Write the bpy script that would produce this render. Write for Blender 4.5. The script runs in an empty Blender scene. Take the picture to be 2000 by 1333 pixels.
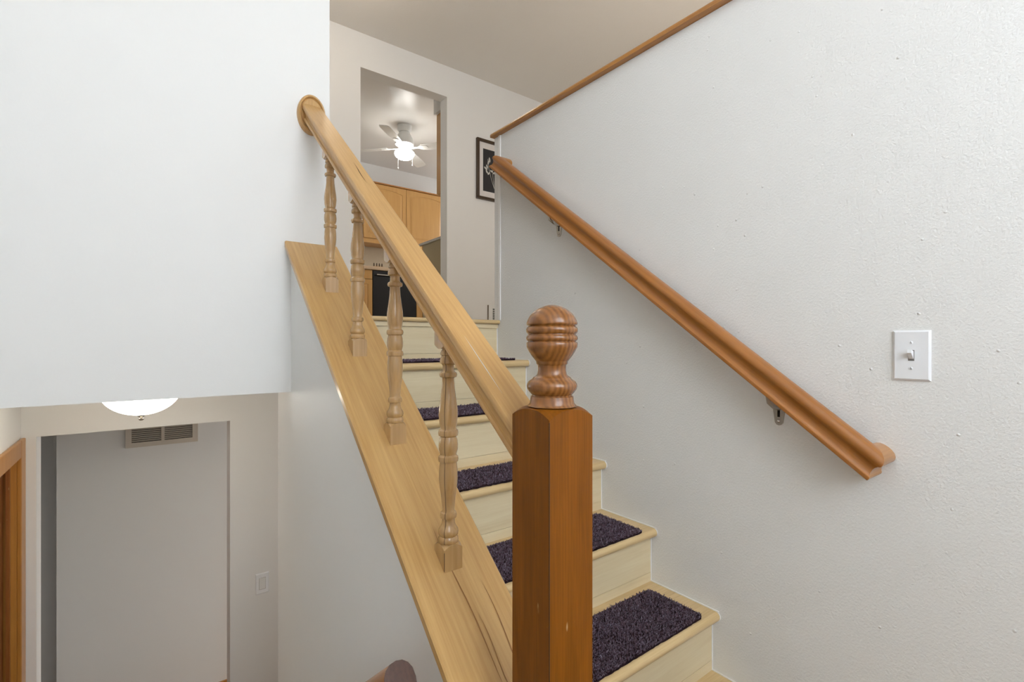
import bpy, bmesh, math, random
from mathutils import Vector, Matrix
random.seed(7)
S = bpy.context.scene
COL = S.collection

# ------------------------------------------------------------------ camera
cd = bpy.data.cameras.new('camera')
cam = bpy.data.objects.new('camera', cd); COL.objects.link(cam)
cd.sensor_width = 36.0; cd.lens = 17.136; cd.shift_y = 0.00175; cd.clip_start = 0.02
cam.location = (0, 0, 1.22)
cam.rotation_euler = (math.pi/2, 0, -math.radians(37.062))
S.camera = cam

# ------------------------------------------------------------------ world, lights, exposure
w = bpy.data.worlds.new('world'); S.world = w; w.use_nodes = True
w.node_tree.nodes['Background'].inputs[0].default_value = (0.85, 0.92, 1.0, 1)
w.node_tree.nodes['Background'].inputs[1].default_value = 1.0
S.view_settings.view_transform = 'Standard'; S.view_settings.look = 'None'
S.view_settings.exposure = -0.20; S.view_settings.gamma = 1.0
S.view_settings.use_curve_mapping = False

def area(name, loc, rot, sx, sy, power, color=(1, 1, 1)):
    l = bpy.data.lights.new(name, 'AREA'); l.shape = 'RECTANGLE'; l.size = sx; l.size_y = sy
    l.energy = power; l.color = color
    o = bpy.data.objects.new(name, l); COL.objects.link(o); o.location = loc; o.rotation_euler = rot
    return o
R90 = math.pi/2
# daylight entering through the transom window and the narrow sidelight of the entry wall behind the camera
area('transom_daylight', (0.315, -1.42, 2.425), (R90, 0, 0), 1.22, 2.0, 64, (0.86, 0.93, 1.0))
area('sidelight_daylight', (1.16, -1.42, 1.25), (R90, 0, 0), 0.32, 1.50, 3, (0.86, 0.93, 1.0))
# unseen area lights added to brighten the upper hall, kitchen and lower hallway
area('living_fill_area', (3.6, -1.42, 2.75), (R90, 0, 0), 2.2, 1.3, 4, (0.97, 0.985, 1.0))
area('kitchen_fill_area', (4.62, 5.35, 2.85), (0, R90, 0), 1.1, 1.2, 23, (0.97, 0.985, 1.0))  # added out of view on the right to brighten the cabinets
area('lower_fill_area', (2.985, 3.70, -0.80), (0, R90, 0), 0.9, 0.7, 26, (0.97, 0.985, 1.0))  # added at the corridor end to lift the recessed lower wall
def lamp(name, loc, power, radius, color):
    l = bpy.data.lights.new(name, 'POINT'); l.energy = power; l.shadow_soft_size = radius; l.color = color
    o = bpy.data.objects.new(name, l); COL.objects.link(o); o.location = loc
    return o
# unseen fill lights added around the entry, upper hall, lower room and living room
lamp('entry_fill_light', (0.45, -0.55, 3.30), 2, 0.16, (1.0, 0.95, 0.88))  # added behind the camera to brighten the right wall and ceiling
lamp('hall_fill_light', (1.05, 3.10, 3.55), 6.5, 0.12, (1.0, 0.86, 0.70))  # added above the frame to lift the hall ceiling and stairs
lamp('lower_room_fill_light', (1.35, 2.35, 0.10), 4.5, 0.12, (1.0, 0.96, 0.92))  # added behind the knee wall to brighten the wall by the switch
lamp('living_fill_light', (3.0, 1.3, 2.50), 31, 0.16, (1.0, 0.88, 0.74))  # added low and out of view to light the upper ceiling evenly

# ------------------------------------------------------------------ helpers
W = {}
def tag(o, label=None, cat=None, group=None, kind=None):
    if label: o['label'] = label
    if cat: o['category'] = cat
    if group: o['group'] = group
    if kind: o['kind'] = kind
    return o
def place(o, mw, parent=None):
    W[o] = mw
    if parent is not None:
        o.parent = parent; o.matrix_parent_inverse = W[parent].inverted()
    o.matrix_basis = mw
    return o
def thing(name, label, cat, loc, group=None):
    o = bpy.data.objects.new(name, None); COL.objects.link(o); o.empty_display_size = 0.05
    place(o, Matrix.Translation(loc)); return tag(o, label, cat, group)
def obj(name, data, mat, parent=None, loc=(0, 0, 0), mw=None, smooth=None):
    if isinstance(data, bmesh.types.BMesh):
        me = bpy.data.meshes.new(name)
        bmesh.ops.recalc_face_normals(data, faces=data.faces[:])
        data.to_mesh(me); data.free()
    else:
        me = data
    if mat and not me.materials: me.materials.append(mat)
    if smooth is not None:
        me.polygons.foreach_set('use_smooth', [True]*len(me.polygons))
        if smooth < 180: me.set_sharp_from_angle(angle=math.radians(smooth))
    o = bpy.data.objects.new(name, me); COL.objects.link(o)
    return place(o, mw if mw is not None else Matrix.Translation(loc), parent)
def BM(): return bmesh.new()
def box(bm, x0, x1, y0, y1, z0, z1, bev=0.0, seg=2):
    v = [bm.verts.new((x, y, z)) for z in (z0, z1) for y in (y0, y1) for x in (x0, x1)]
    f = [bm.faces.new([v[i] for i in q]) for q in ((0,2,3,1),(4,5,7,6),(0,1,5,4),(2,6,7,3),(0,4,6,2),(1,3,7,5))]
    if bev > 0:
        e = set(e for ff in f for e in ff.edges)
        bmesh.ops.bevel(bm, geom=list(e), offset=bev, segments=seg, profile=0.5, affect='EDGES')
    return bm
def boxes(*bs):
    bm = BM()
    for b in bs: box(bm, *b)
    return bm
def prism(bm, pts, a0, a1, axis='x'):
    """polygon pts (2D) extruded along an axis: x -> pts are (y,z); y -> (x,z); z -> (x,y)"""
    def P(p, a):
        return {'x': (a, p[0], p[1]), 'y': (p[0], a, p[1]), 'z': (p[0], p[1], a)}[axis]
    A = [bm.verts.new(P(p, a0)) for p in pts]; B = [bm.verts.new(P(p, a1)) for p in pts]
    bm.faces.new(A); bm.faces.new(B[::-1])
    for i in range(len(pts)):
        j = (i+1) % len(pts); bm.faces.new((A[i], A[j], B[j], B[i]))
    return bm
def lathe(bm, prof, seg=32, cx=0, cy=0, sx=1.0, sy=1.0):
    """prof: list of (radius, z)"""
    rings = []
    for r, z in prof:
        if r < 1e-6: rings.append([bm.verts.new((cx, cy, z))])
        else: rings.append([bm.verts.new((cx+sx*r*math.cos(2*math.pi*k/seg), cy+sy*r*math.sin(2*math.pi*k/seg), z)) for k in range(seg)])
    for A, B in zip(rings, rings[1:]):
        if len(A) == 1 and len(B) == 1: continue
        for k in range(seg):
            l = (k+1) % seg
            if len(A) == 1: bm.faces.new((A[0], B[k], B[l]))
            elif len(B) == 1: bm.faces.new((A[k], A[l], B[0]))
            else: bm.faces.new((A[k], A[l], B[l], B[k]))
    if len(rings[0]) > 1: bm.faces.new(rings[0][::-1])
    if len(rings[-1]) > 1: bm.faces.new(rings[-1])
    return bm
def loft(bm, rings, cap=True):
    V = [[bm.verts.new(p) for p in r] for r in rings]
    n = len(V[0])
    for A, B in zip(V, V[1:]):
        for i in range(n):
            j = (i+1) % n; bm.faces.new((A[i], A[j], B[j], B[i]))
    if cap: bm.faces.new(V[0][::-1]); bm.faces.new(V[-1])
    return bm
def tube(bm, pts, r, seg=10):
    pts = [Vector(p) for p in pts]; rings = []
    for i, p in enumerate(pts):
        d = (pts[min(i+1, len(pts)-1)] - pts[max(i-1, 0)]).normalized()
        u = d.cross(Vector((0, 0, 1)));  u = u if u.length > 1e-3 else d.cross(Vector((1, 0, 0))); u.normalize()
        v = d.cross(u); rr = r[i] if isinstance(r, (list, tuple)) else r
        rings.append([p + u*rr*math.cos(2*math.pi*k/seg) + v*rr*math.sin(2*math.pi*k/seg) for k in range(seg)])
    return loft(bm, rings)

# ------------------------------------------------------------------ materials
def srgb(r, g, b):
    f = lambda c: (c/12.92 if c <= 0.04045 else ((c+0.055)/1.055)**2.4)
    return (f(r/255), f(g/255), f(b/255), 1)
def newmat(name):
    m = bpy.data.materials.new(name); m.use_nodes = True
    nt = m.node_tree; return m, nt, nt.nodes['Principled BSDF']
def simple(name, col, rough=0.5, metal=0.0, spec=0.5, noise=0.03, coat=0.0):
    m, nt, p = newmat(name)
    tc = nt.nodes.new('ShaderNodeTexCoord'); nz = nt.nodes.new('ShaderNodeTexNoise'); nz.inputs['Scale'].default_value = 9
    hv = nt.nodes.new('ShaderNodeHueSaturation'); hv.inputs['Color'].default_value = col
    mr = nt.nodes.new('ShaderNodeMapRange'); mr.inputs[3].default_value = 1-noise; mr.inputs[4].default_value = 1+noise
    nt.links.new(tc.outputs['Object'], nz.inputs['Vector']); nt.links.new(nz.outputs['Fac'], mr.inputs[0])
    nt.links.new(mr.outputs[0], hv.inputs['Value']); nt.links.new(hv.outputs[0], p.inputs['Base Color'])
    p.inputs['Roughness'].default_value = rough; p.inputs['Metallic'].default_value = metal
    p.inputs['Specular IOR Level'].default_value = spec; p.inputs['Coat Weight'].default_value = coat
    return m
def paint(name, col, scale=120, strength=0.2, rough=0.5, dist=0.0015, blobs=0.0):
    m, nt, p = newmat(name); L = nt.links.new
    tc = nt.nodes.new('ShaderNodeTexCoord')
    nz = nt.nodes.new('ShaderNodeTexNoise'); nz.inputs['Scale'].default_value = scale; nz.inputs['Detail'].default_value = 3; nz.inputs['Roughness'].default_value = 0.55
    L(tc.outputs['Object'], nz.inputs['Vector'])
    h = nz.outputs['Fac']
    if blobs > 0:
        vo = nt.nodes.new('ShaderNodeTexVoronoi'); vo.inputs['Scale'].default_value = 18
        L(tc.outputs['Object'], vo.inputs['Vector'])
        mr = nt.nodes.new('ShaderNodeMapRange'); mr.inputs[1].default_value = 0.07; mr.inputs[2].default_value = 0.0; mr.inputs[3].default_value = 0; mr.inputs[4].default_value = blobs
        L(vo.outputs['Distance'], mr.inputs[0])
        ad = nt.nodes.new('ShaderNodeMath'); ad.operation = 'ADD'; L(h, ad.inputs[0]); L(mr.outputs[0], ad.inputs[1]); h = ad.outputs[0]
    b = nt.nodes.new('ShaderNodeBump'); b.inputs['Strength'].default_value = strength; b.inputs['Distance'].default_value = dist
    L(h, b.inputs['Height']); L(b.outputs[0], p.inputs['Normal'])
    n2 = nt.nodes.new('ShaderNodeTexNoise'); n2.inputs['Scale'].default_value = 2.2; n2.inputs['Detail'].default_value = 2
    L(tc.outputs['Object'], n2.inputs['Vector'])
    hv = nt.nodes.new('ShaderNodeHueSaturation'); hv.inputs['Color'].default_value = col
    m2 = nt.nodes.new('ShaderNodeMapRange'); m2.inputs[3].default_value = 0.985; m2.inputs[4].default_value = 1.015
    L(n2.outputs['Fac'], m2.inputs[0]); L(m2.outputs[0], hv.inputs['Value']); L(hv.outputs[0], p.inputs['Base Color'])
    p.inputs['Roughness'].default_value = rough; p.inputs['Specular IOR Level'].default_value = 0.35
    return m
def wood(name, dark, light, axis='y', fine=55, band=7, rough=0.32, coat=0.35, contrast=1.0, rings=False, scratch=0.0, bump=0.08):
    m, nt, p = newmat(name); L = nt.links.new; N = nt.nodes.new
    tc = N('ShaderNodeTexCoord'); oi = N('ShaderNodeObjectInfo')
    vm = N('ShaderNodeVectorMath'); vm.operation = 'MULTIPLY_ADD'
    sc = N('ShaderNodeVectorMath'); sc.operation = 'SCALE'; sc.inputs[0].default_value = (13.1, 7.7, 19.3)
    L(oi.outputs['Random'], sc.inputs['Scale'])
    ad = N('ShaderNodeVectorMath'); ad.operation = 'ADD'; L(tc.outputs['Object'], ad.inputs[0]); L(sc.outputs[0], ad.inputs[1])
    def mp(s_across, s_along):
        k = [s_across]*3; k['xyz'.index(axis)] = s_along
        mpn = N('ShaderNodeMapping'); mpn.inputs['Scale'].default_value = k
        L(ad.outputs[0], mpn.inputs['Vector']); return mpn.outputs[0]
    n1 = N('ShaderNodeTexNoise'); n1.inputs['Scale'].default_value = 1; n1.inputs['Detail'].default_value = 4; n1.inputs['Roughness'].default_value = 0.6
    n1.inputs['Distortion'].default_value = 0.9
    L(mp(band*3.4, band*0.26), n1.inputs['Vector'])
    n2 = N('ShaderNodeTexNoise'); n2.inputs['Scale'].default_value = 1; n2.inputs['Detail'].default_value = 5
    L(mp(fine*7, fine*0.14), n2.inputs['Vector'])
    wv = N('ShaderNodeTexWave'); wv.wave_type = 'BANDS'; wv.bands_direction = 'X' if axis != 'x' else 'Y'
    wv.inputs['Scale'].default_value = 1.0; wv.inputs['Distortion'].default_value = 6 if not rings else 3.0
    wv.inputs['Detail'].default_value = 3; wv.inputs['Detail Scale'].default_value = 0.8
    L(mp(band*3.0 if not rings else 48, band*0.22 if not rings else 18), wv.inputs['Vector'])
    mixw = N('ShaderNodeMix'); mixw.data_type = 'FLOAT'; mixw.inputs[0].default_value = 0.10 if not rings else 0.40
    L(n1.outputs['Fac'], mixw.inputs[2]); L(wv.outputs['Fac'], mixw.inputs[3])
    mixf = N('ShaderNodeMix'); mixf.data_type = 'FLOAT'; mixf.inputs[0].default_value = 0.35
    L(mixw.outputs[0], mixf.inputs[2]); L(n2.outputs['Fac'], mixf.inputs[3])
    cr = N('ShaderNodeValToRGB'); c = 0.5/contrast
    cr.color_ramp.elements[0].position = max(0.0, 0.5-0.32*1.0/contrast); cr.color_ramp.elements[0].color = dark
    cr.color_ramp.elements[1].position = min(1.0, 0.5+0.22*1.0/contrast); cr.color_ramp.elements[1].color = light
    L(mixf.outputs[0], cr.inputs[0])
    colr = cr.outputs[0]
    if scratch > 0:
        vs = N('ShaderNodeTexVoronoi'); vs.inputs['Scale'].default_value = 1
        L(mp(75, 22), vs.inputs['Vector'])
        nm = N('ShaderNodeTexNoise'); nm.inputs['Scale'].default_value = 24; L(tc.outputs['Object'], nm.inputs['Vector'])
        m1 = N('ShaderNodeMapRange'); m1.inputs[1].default_value = 0.16; m1.inputs[2].default_value = 0.05; L(vs.outputs['Distance'], m1.inputs[0])
        m3 = N('ShaderNodeMapRange'); m3.inputs[1].default_value = 0.58; m3.inputs[2].default_value = 0.66; L(nm.outputs['Fac'], m3.inputs[0])
        mu = N('ShaderNodeMath'); mu.operation = 'MULTIPLY'; L(m1.outputs[0], mu.inputs[0]); L(m3.outputs[0], mu.inputs[1])
        ms = N('ShaderNodeMath'); ms.operation = 'MULTIPLY'; ms.inputs[1].default_value = scratch; L(mu.outputs[0], ms.inputs[0])
        mx = N('ShaderNodeMix'); mx.data_type = 'RGBA'; L(ms.outputs[0], mx.inputs[0]); L(colr, mx.inputs[6]); mx.inputs[7].default_value = srgb(205, 170, 120)
        colr = mx.outputs[2]
    L(colr, p.inputs['Base Color'])
    b = N('ShaderNodeBump'); b.inputs['Strength'].default_value = bump; b.inputs['Distance'].default_value = 0.001
    L(n2.outputs['Fac'], b.inputs['Height']); L(b.outputs[0], p.inputs['Normal'])
    p.inputs['Roughness'].default_value = rough; p.inputs['Coat Weight'].default_value = coat; p.inputs['Coat Roughness'].default_value = 0.18
    return m
def glow(name, col, strength):
    m, nt, p = newmat(name); p.inputs['Base Color'].default_value = (0.9, 0.9, 0.88, 1)
    p.inputs['Emission Color'].default_value = col; p.inputs['Emission Strength'].default_value = strength
    p.inputs['Roughness'].default_value = 0.3
    tc = nt.nodes.new('ShaderNodeTexCoord'); nz = nt.nodes.new('ShaderNodeTexNoise'); nz.inputs['Scale'].default_value = 4
    mr = nt.nodes.new('ShaderNodeMapRange'); mr.inputs[3].default_value = strength*0.95; mr.inputs[4].default_value = strength*1.05
    nt.links.new(tc.outputs['Object'], nz.inputs['Vector']); nt.links.new(nz.outputs['Fac'], mr.inputs[0]); nt.links.new(mr.outputs[0], p.inputs['Emission Strength'])
    return m

PAINT = srgb(240, 239, 236)
M_wall = paint('wall_paint', PAINT, 150, 0.10, 0.55)
M_wall_r = paint('wall_paint_orange_peel', PAINT, 170, 0.75, 0.42, 0.0018, 1.8)
M_ceil = paint('ceiling_texture', srgb(240, 237, 232), 70, 0.5, 0.8, 0.003)
M_ceil_k = paint('kitchen_ceiling_paint', srgb(238, 236, 232), 200, 0.08, 0.3)
M_white = simple('white_trim_paint', srgb(238, 238, 236), 0.4)
M_caulk = simple('white_caulk', srgb(250, 249, 246), 0.4)
M_board = wood('pine_board', srgb(178, 132, 72), srgb(214, 174, 112), 'y', 50, 9, 0.33, 0.3)
M_rail = wood('rail_oak', srgb(176, 130, 72), srgb(212, 170, 110), 'y', 60, 10, 0.42, 0.12)
M_wrail = wood('wall_rail_fir', srgb(134, 76, 20), srgb(182, 118, 50), 'y', 60, 10, 0.34, 0.45)
M_wrail_x = wood('wall_rail_fir_return', srgb(150, 96, 42), srgb(192, 136, 72), 'x', 60, 10, 0.34, 0.35)
M_baluster = wood('turned_oak', srgb(158, 118, 66), srgb(200, 160, 106), 'z', 50, 9, 0.22, 0.8)
M_newel = wood('newel_fir', srgb(108, 60, 6), srgb(138, 80, 14), 'z', 60, 22, 0.42, 0.05, scratch=0.9, contrast=1.5)
M_newel.node_tree.nodes['Principled BSDF'].inputs['Specular IOR Level'].default_value = 0.2
M_finial = wood('finial_fir', srgb(108, 62, 22), srgb(152, 98, 44), 'z', 40, 10, 0.25, 0.4, rings=True, contrast=1.2)
M_tread = wood('tread_oak', srgb(200, 166, 112), srgb(232, 204, 154), 'x', 60, 10, 0.38, 0.25)
M_riser = wood('riser_laminate', srgb(222, 198, 154), srgb(242, 226, 190), 'x', 45, 8, 0.42, 0.15)
M_cab = wood('maple_cabinet', srgb(190, 138, 74), srgb(214, 166, 98), 'z', 40, 5, 0.35, 0.3, contrast=0.8)
M_cap = wood('cap_fir', srgb(150, 92, 36), srgb(196, 138, 70), 'y', 55, 10, 0.35, 0.3)
M_casing = wood('casing_fir', srgb(170, 112, 46), srgb(200, 142, 66), 'z', 50, 10, 0.4, 0.25)
M_door = wood('door_fir', srgb(120, 66, 24), srgb(166, 104, 48), 'z', 60, 16, 0.4, 0.25, scratch=0.6)
M_dark = simple('dark_crack', srgb(70, 42, 18), 0.7)
M_endgrain = wood('end_grain_stain', srgb(58, 36, 26), srgb(92, 60, 44), 'z', 40, 14, 0.5, 0.1)
M_nickel = simple('brushed_nickel', srgb(178, 172, 164), 0.28, 1.0)
M_chrome = simple('polished_nickel', srgb(205, 202, 196), 0.2, 1.0)
M_plastic = simple('white_plastic', srgb(244, 245, 247), 0.3)
M_black = simple('slot_black', srgb(22, 18, 16), 0.8)
M_frame = wood('dark_walnut_frame', srgb(46, 32, 20), srgb(74, 54, 34), 'z', 60, 14, 0.4, 0.2)
M_matboard = simple('mat_board', srgb(232, 226, 222), 0.8)
M_print = simple('charcoal_print', srgb(46, 44, 46), 0.7)
M_flower = simple('pale_flower_print', srgb(206, 204, 196), 0.7)
M_fan = simple('white_fan_enamel', srgb(236, 236, 232), 0.35)
M_dw = simple('black_gloss', srgb(14, 12, 14), 0.12, 0, 0.5)
M_counter = simple('beige_counter', srgb(206, 178, 146), 0.35)
M_splash = simple('beige_splash', srgb(200, 184, 156), 0.5)
M_olive = simple('taupe_panel', srgb(176, 160, 126), 0.5)
M_vent = simple('vent_enamel', srgb(214, 204, 190), 0.45)
M_floor = wood('oak_floor', srgb(150, 108, 62), srgb(190, 148, 96), 'y', 50, 8, 0.4, 0.2)
M_bounce_floor = simple('pale_bounce_floor', srgb(214, 200, 180), 0.95, 0, 0.1, 0.08)  # unseen upper floor, made pale to bounce light onto the ceiling
M_glass_fan = glow('fan_globe_glass', (1, 0.97, 0.92, 1), 25.0)
M_glass_dome = glow('dome_glass', (1, 0.93, 0.80, 1), 15.5)
m, nt, p = newmat('window_glass'); p.inputs['Transmission Weight'].default_value = 1; p.inputs['Roughness'].default_value = 0; p.inputs['IOR'].default_value = 1.0
M_glass = m
def carpet():
    m, nt, p = newmat('purple_brown_carpet'); L = nt.links.new; N = nt.nodes.new
    at = N('ShaderNodeAttribute'); at.attribute_name = 'tuft'
    cr = N('ShaderNodeValToRGB'); e = cr.color_ramp.elements
    e[0].position = 0.0; e[0].color = srgb(58, 40, 44); e[1].position = 1.0; e[1].color = srgb(196, 186, 206)
    k = cr.color_ramp.elements.new(0.55); k.color = srgb(98, 76, 86)
    k = cr.color_ramp.elements.new(0.85); k.color = srgb(140, 124, 142)
    L(at.outputs['Fac'], cr.inputs[0]); L(cr.outputs[0], p.inputs['Base Color'])
    p.inputs['Roughness'].default_value = 0.9; p.inputs['Sheen Weight'].default_value = 1.0; p.inputs['Sheen Roughness'].default_value = 0.5; p.inputs['Sheen Tint'].default_value = (0.75, 0.66, 0.85, 1)
    p.inputs['Specular IOR Level'].default_value = 0.1
    return m
M_carpet = carpet()
M_backing = simple('carpet_backing', srgb(44, 28, 34), 0.95, 0, 0.1, 0.2)

# ------------------------------------------------------------------ levels and planes (metres)
FLOOR, UP, LOW = 0.0, 1.33, -1.36
CEIL = 3.742; LCEIL = 1.06
XL, XK0, XK1, XR, XR2 = -0.452, 0.382, 0.505, 1.43, 1.55
YF, YW, YK, YLB, YLF, YU, YKB = -1.30, 1.70, 1.888, 3.16, 4.10, 3.90, 6.69
XE = 6.0
def struct(name, bm, mat, label=None, parent=None):
    o = obj(name, bm, mat, parent)
    if parent is None:
        o['kind'] = 'structure'
        if label: o['label'] = label
    return o

# ---- floors and ceilings
struct('floor', boxes((XL, XR, YF, 0.50, -0.12, FLOOR)), M_floor, 'wooden entry floor at the foot of the stairs')
struct('floor_lower', boxes((-2.2, 3.0, 0.50, 5.3, LOW-0.1, LOW)), M_floor, 'lower level hallway floor')
struct('floor_upper', boxes((XK1, XE, 2.03, 7.0, LCEIL+0.02, UP), (XL, XK1, YW+0.12, 7.0, LCEIL+0.02, UP), (XR2, XE, YF, 2.03, LCEIL+0.02, UP)), M_bounce_floor, 'upper level floor')
struct('ceiling', boxes((XL-0.1, XE, YF-0.1, 4.02, CEIL, CEIL+0.1)), M_ceil, 'textured grey ceiling over the stairwell and upper hall')
struct('ceiling_kitchen', boxes((0.5, XE, 4.02, 7.0, CEIL, CEIL+0.1)), M_ceil_k, 'smooth pale kitchen ceiling')
struct('ceiling_lower', boxes((XL, XK1, YW+0.12, 4.2, LCEIL, LCEIL+0.02), (XK1, 3.0, 2.03, 4.2, LCEIL, LCEIL+0.02)), M_wall, 'lower hallway ceiling')

# ---- walls
struct('wall_left', boxes((XL-0.1, XL, YF, 2.20, LOW, CEIL), (XL-0.1, XL, 3.09, YLB+0.13, LOW, LCEIL), (XL-0.1, XL, 2.20, 3.09, 0.72, LCEIL),
                          (XL-0.1, XL, YW, YU, UP, CEIL)), M_wall, 'pale wall on the left of the lower stairs')
struct('wall_stairwell', boxes((XL, XK1, YW, YW+0.12, LCEIL, CEIL)), M_wall, 'tall blank white wall hanging above the lower stairs')
sl = 0.79
kn = BM()
ztop = lambda y: sl*y + 0.208 - 0.024
prism(kn, [(0.5375, LOW), (YK, LOW), (YK, LCEIL), (YW, LCEIL), (YW, ztop(YW)), (0.5375, ztop(0.5375))], XK0, XK1, 'x')
struct('wall_knee', kn, M_wall, 'sloped grey half wall under the railing board')
wr = boxes((XR, XR2, YF, 2.041, FLOOR, 2.2634))
WR = struct('wall_right', wr, M_wall_r, 'textured pale half wall on the right of the stairs')
obj('corner_bead', boxes((XR-0.0045, XR, 1.987, 2.004, UP+0.005, 2.2634)), M_caulk, WR)
# wall behind the camera, with the window that lights the stairwell
struct('wall_front', boxes((XL, -0.32, YF-0.1, YF, FLOOR, CEIL), (1.35, 2.48, YF-0.1, YF, FLOOR, CEIL), (0.95, 0.99, YF-0.1, YF, FLOOR, CEIL), (0.99, 1.35, YF-0.1, YF, 2.02, CEIL), (0.99, 1.35, YF-0.1, YF, FLOOR, 0.48), (-0.32, 0.95, YF-0.1, YF, FLOOR, 1.40), (-0.32, 0.95, YF-0.1, YF, 3.45, CEIL),
                           (4.72, XE, YF-0.1, YF, UP, CEIL), (2.48, 4.72, YF-0.1, YF, UP, 2.08), (2.48, 4.72, YF-0.1, YF, 3.42, CEIL)), M_wall, 'entry wall with windows behind the viewer')
def window(name, x0, x1, z0, z1, label):
    fr = struct(name, boxes((x0, x1, YF-0.06, YF-0.02, z0, z0+0.04), (x0, x1, YF-0.06, YF-0.02, z1-0.04, z1), (x0, x0+0.04, YF-0.06, YF-0.02, z0+0.04, z1-0.04),
                (x1-0.04, x1, YF-0.06, YF-0.02, z0+0.04, z1-0.04)), M_white, label)
    obj('pane', boxes((x0+0.04, x1-0.04, YF-0.045, YF-0.040, z0+0.04, z1-0.04)), M_glass, fr)
window('window_1', -0.32, 0.95, 1.40, 3.45, 'wide window above the entry')
window('window_3', 0.99, 1.35, 0.48, 2.02, 'narrow sidelight window of the entry')
window('window_2', 2.48, 4.72, 2.08, 3.42, 'wide unseen living room window added for its light')
struct('wall_east', boxes((XE, XE+0.1, YF, 7.0, UP, CEIL)), M_wall, 'far living room wall')
# upper hall back wall with the kitchen doorway
DX0, DX1, DZ = 1.404, 2.203, 3.462
struct('wall_hall_back', boxes((XL, DX0, YU, YU+0.12, UP, CEIL), (DX1, XE, YU, YU+0.12, UP, CEIL), (DX0, DX1, YU, YU+0.12, DZ, CEIL)), M_wall, 'grey upper hall wall with an open doorway to the kitchen')
# kitchen shell
struct('wall_kitchen_back', boxes((0.7, 4.6, YKB, YKB+0.1, UP, CEIL)), M_wall, 'back wall of the kitchen')
struct('wall_kitchen_left', boxes((0.7, 0.8, YU+0.12, YKB, UP, CEIL)), M_wall, 'left wall of the kitchen')
struct('wall_kitchen_right', boxes((4.5, 4.6, YU+0.12, 4.75, UP, CEIL), (4.5, 4.6, 5.95, YKB, UP, CEIL), (4.5, 4.6, 4.75, 5.95, UP, 2.3), (4.5, 4.6, 4.75, 5.95, 3.4, CEIL)), M_wall, 'right wall of the kitchen')
# lower hall back wall with opening
OX0, OX1, OZ = -0.4016, 0.389, 0.779
struct('wall_lower_back', boxes((XL, OX0, YLB, YLB+0.13, LOW, LCEIL), (OX1, 3.0, YLB, YLB+0.13, LOW, LCEIL), (OX0, OX1, YLB, YLB+0.13, OZ, LCEIL)), M_wall, 'lower hallway wall with a wide plain opening')
struct('wall_lower_far', boxes((-0.431, 3.0, YLF, YLF+0.1, LOW, LCEIL)), M_wall, 'recessed wall seen through the lower opening')
struct('wall_lower_passage', boxes((-2.3, -2.2, YLB, 4.65, LOW, LCEIL), (-2.2, XL-0.1, YLB, YLB+0.13, LOW, LCEIL), (-2.2, -0.431, 4.55, 4.65, LOW, LCEIL), (-0.431, -0.331, YLF+0.1, 4.55, LOW, LCEIL)), M_wall, 'dark side passage of the lower hallway')
struct('ceiling_passage', boxes((-2.2, XL, YLB, 5.3, LCEIL, LCEIL+0.02)), M_wall, 'ceiling of the dark side passage')
struct('wall_under_stairs', boxes((3.0, 3.1, YLB, YLF+0.1, LOW, LCEIL), (2.9, 3.0, 2.05, YLB, LOW, LCEIL), (XK1, 3.0, 2.03, 2.05, LOW, LCEIL)), M_wall, 'end wall under the upper hall')
bb = struct('baseboard_lower', boxes((-0.431, 3.0, YLF-0.014, YLF, LOW, -1.239)), M_casing, 'orange wooden baseboard of the lower hallway')
# cap on the right half wall
cp = BM()
prof = [(1.405, 2.2640), (1.405+0.0, 2.2735), (1.4075, 2.2805), (1.413, 2.2845), (1.567, 2.2845), (1.5725, 2.2805), (1.575, 2.2735), (1.575, 2.2640)]
prism(cp, prof, YF, 2.046, 'y')
struct('trim_1', cp, M_cap, 'long orange wooden cap along the top of the right half wall')

# ---- lower left door with casing
dr = struct('door_1', boxes((XL-0.075, XL-0.040, 2.24, 3.045, LOW+0.01, 0.70)), M_door, 'brown wooden door in an orange casing at far lower left')
obj('door_panel', boxes((XL-0.041, XL-0.032, 2.36, 2.60, -0.9, 0.58)), M_door, dr)
obj('door_panel', boxes((XL-0.041, XL-0.032, 2.70, 2.94, -0.9, 0.58)), M_door, dr)
obj('door_stop', boxes((XL-0.030, XL-0.018, 3.030, 3.060, LOW, 0.70), (XL-0.030, XL-0.018, 2.22, 3.030, 0.686, 0.70)), M_door, dr)
obj('jamb', boxes((XL-0.10, XL+0.001, 3.052, 3.089, LOW, 0.72)), M_casing, dr)
obj('jamb', boxes((XL-0.10, XL+0.001, 2.201, 3.052, 0.70, 0.7199)), M_casing, dr)
cs = BM(); box(cs, XL, XL+0.016, 3.062, 3.157, LOW, 0.781, 0.004)
obj('casing', cs, M_casing, dr)
cs = BM(); box(cs, XL, XL+0.016, 2.13, 3.0615, 0.705, 0.781, 0.004)
obj('casing', cs, M_casing, dr)

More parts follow.
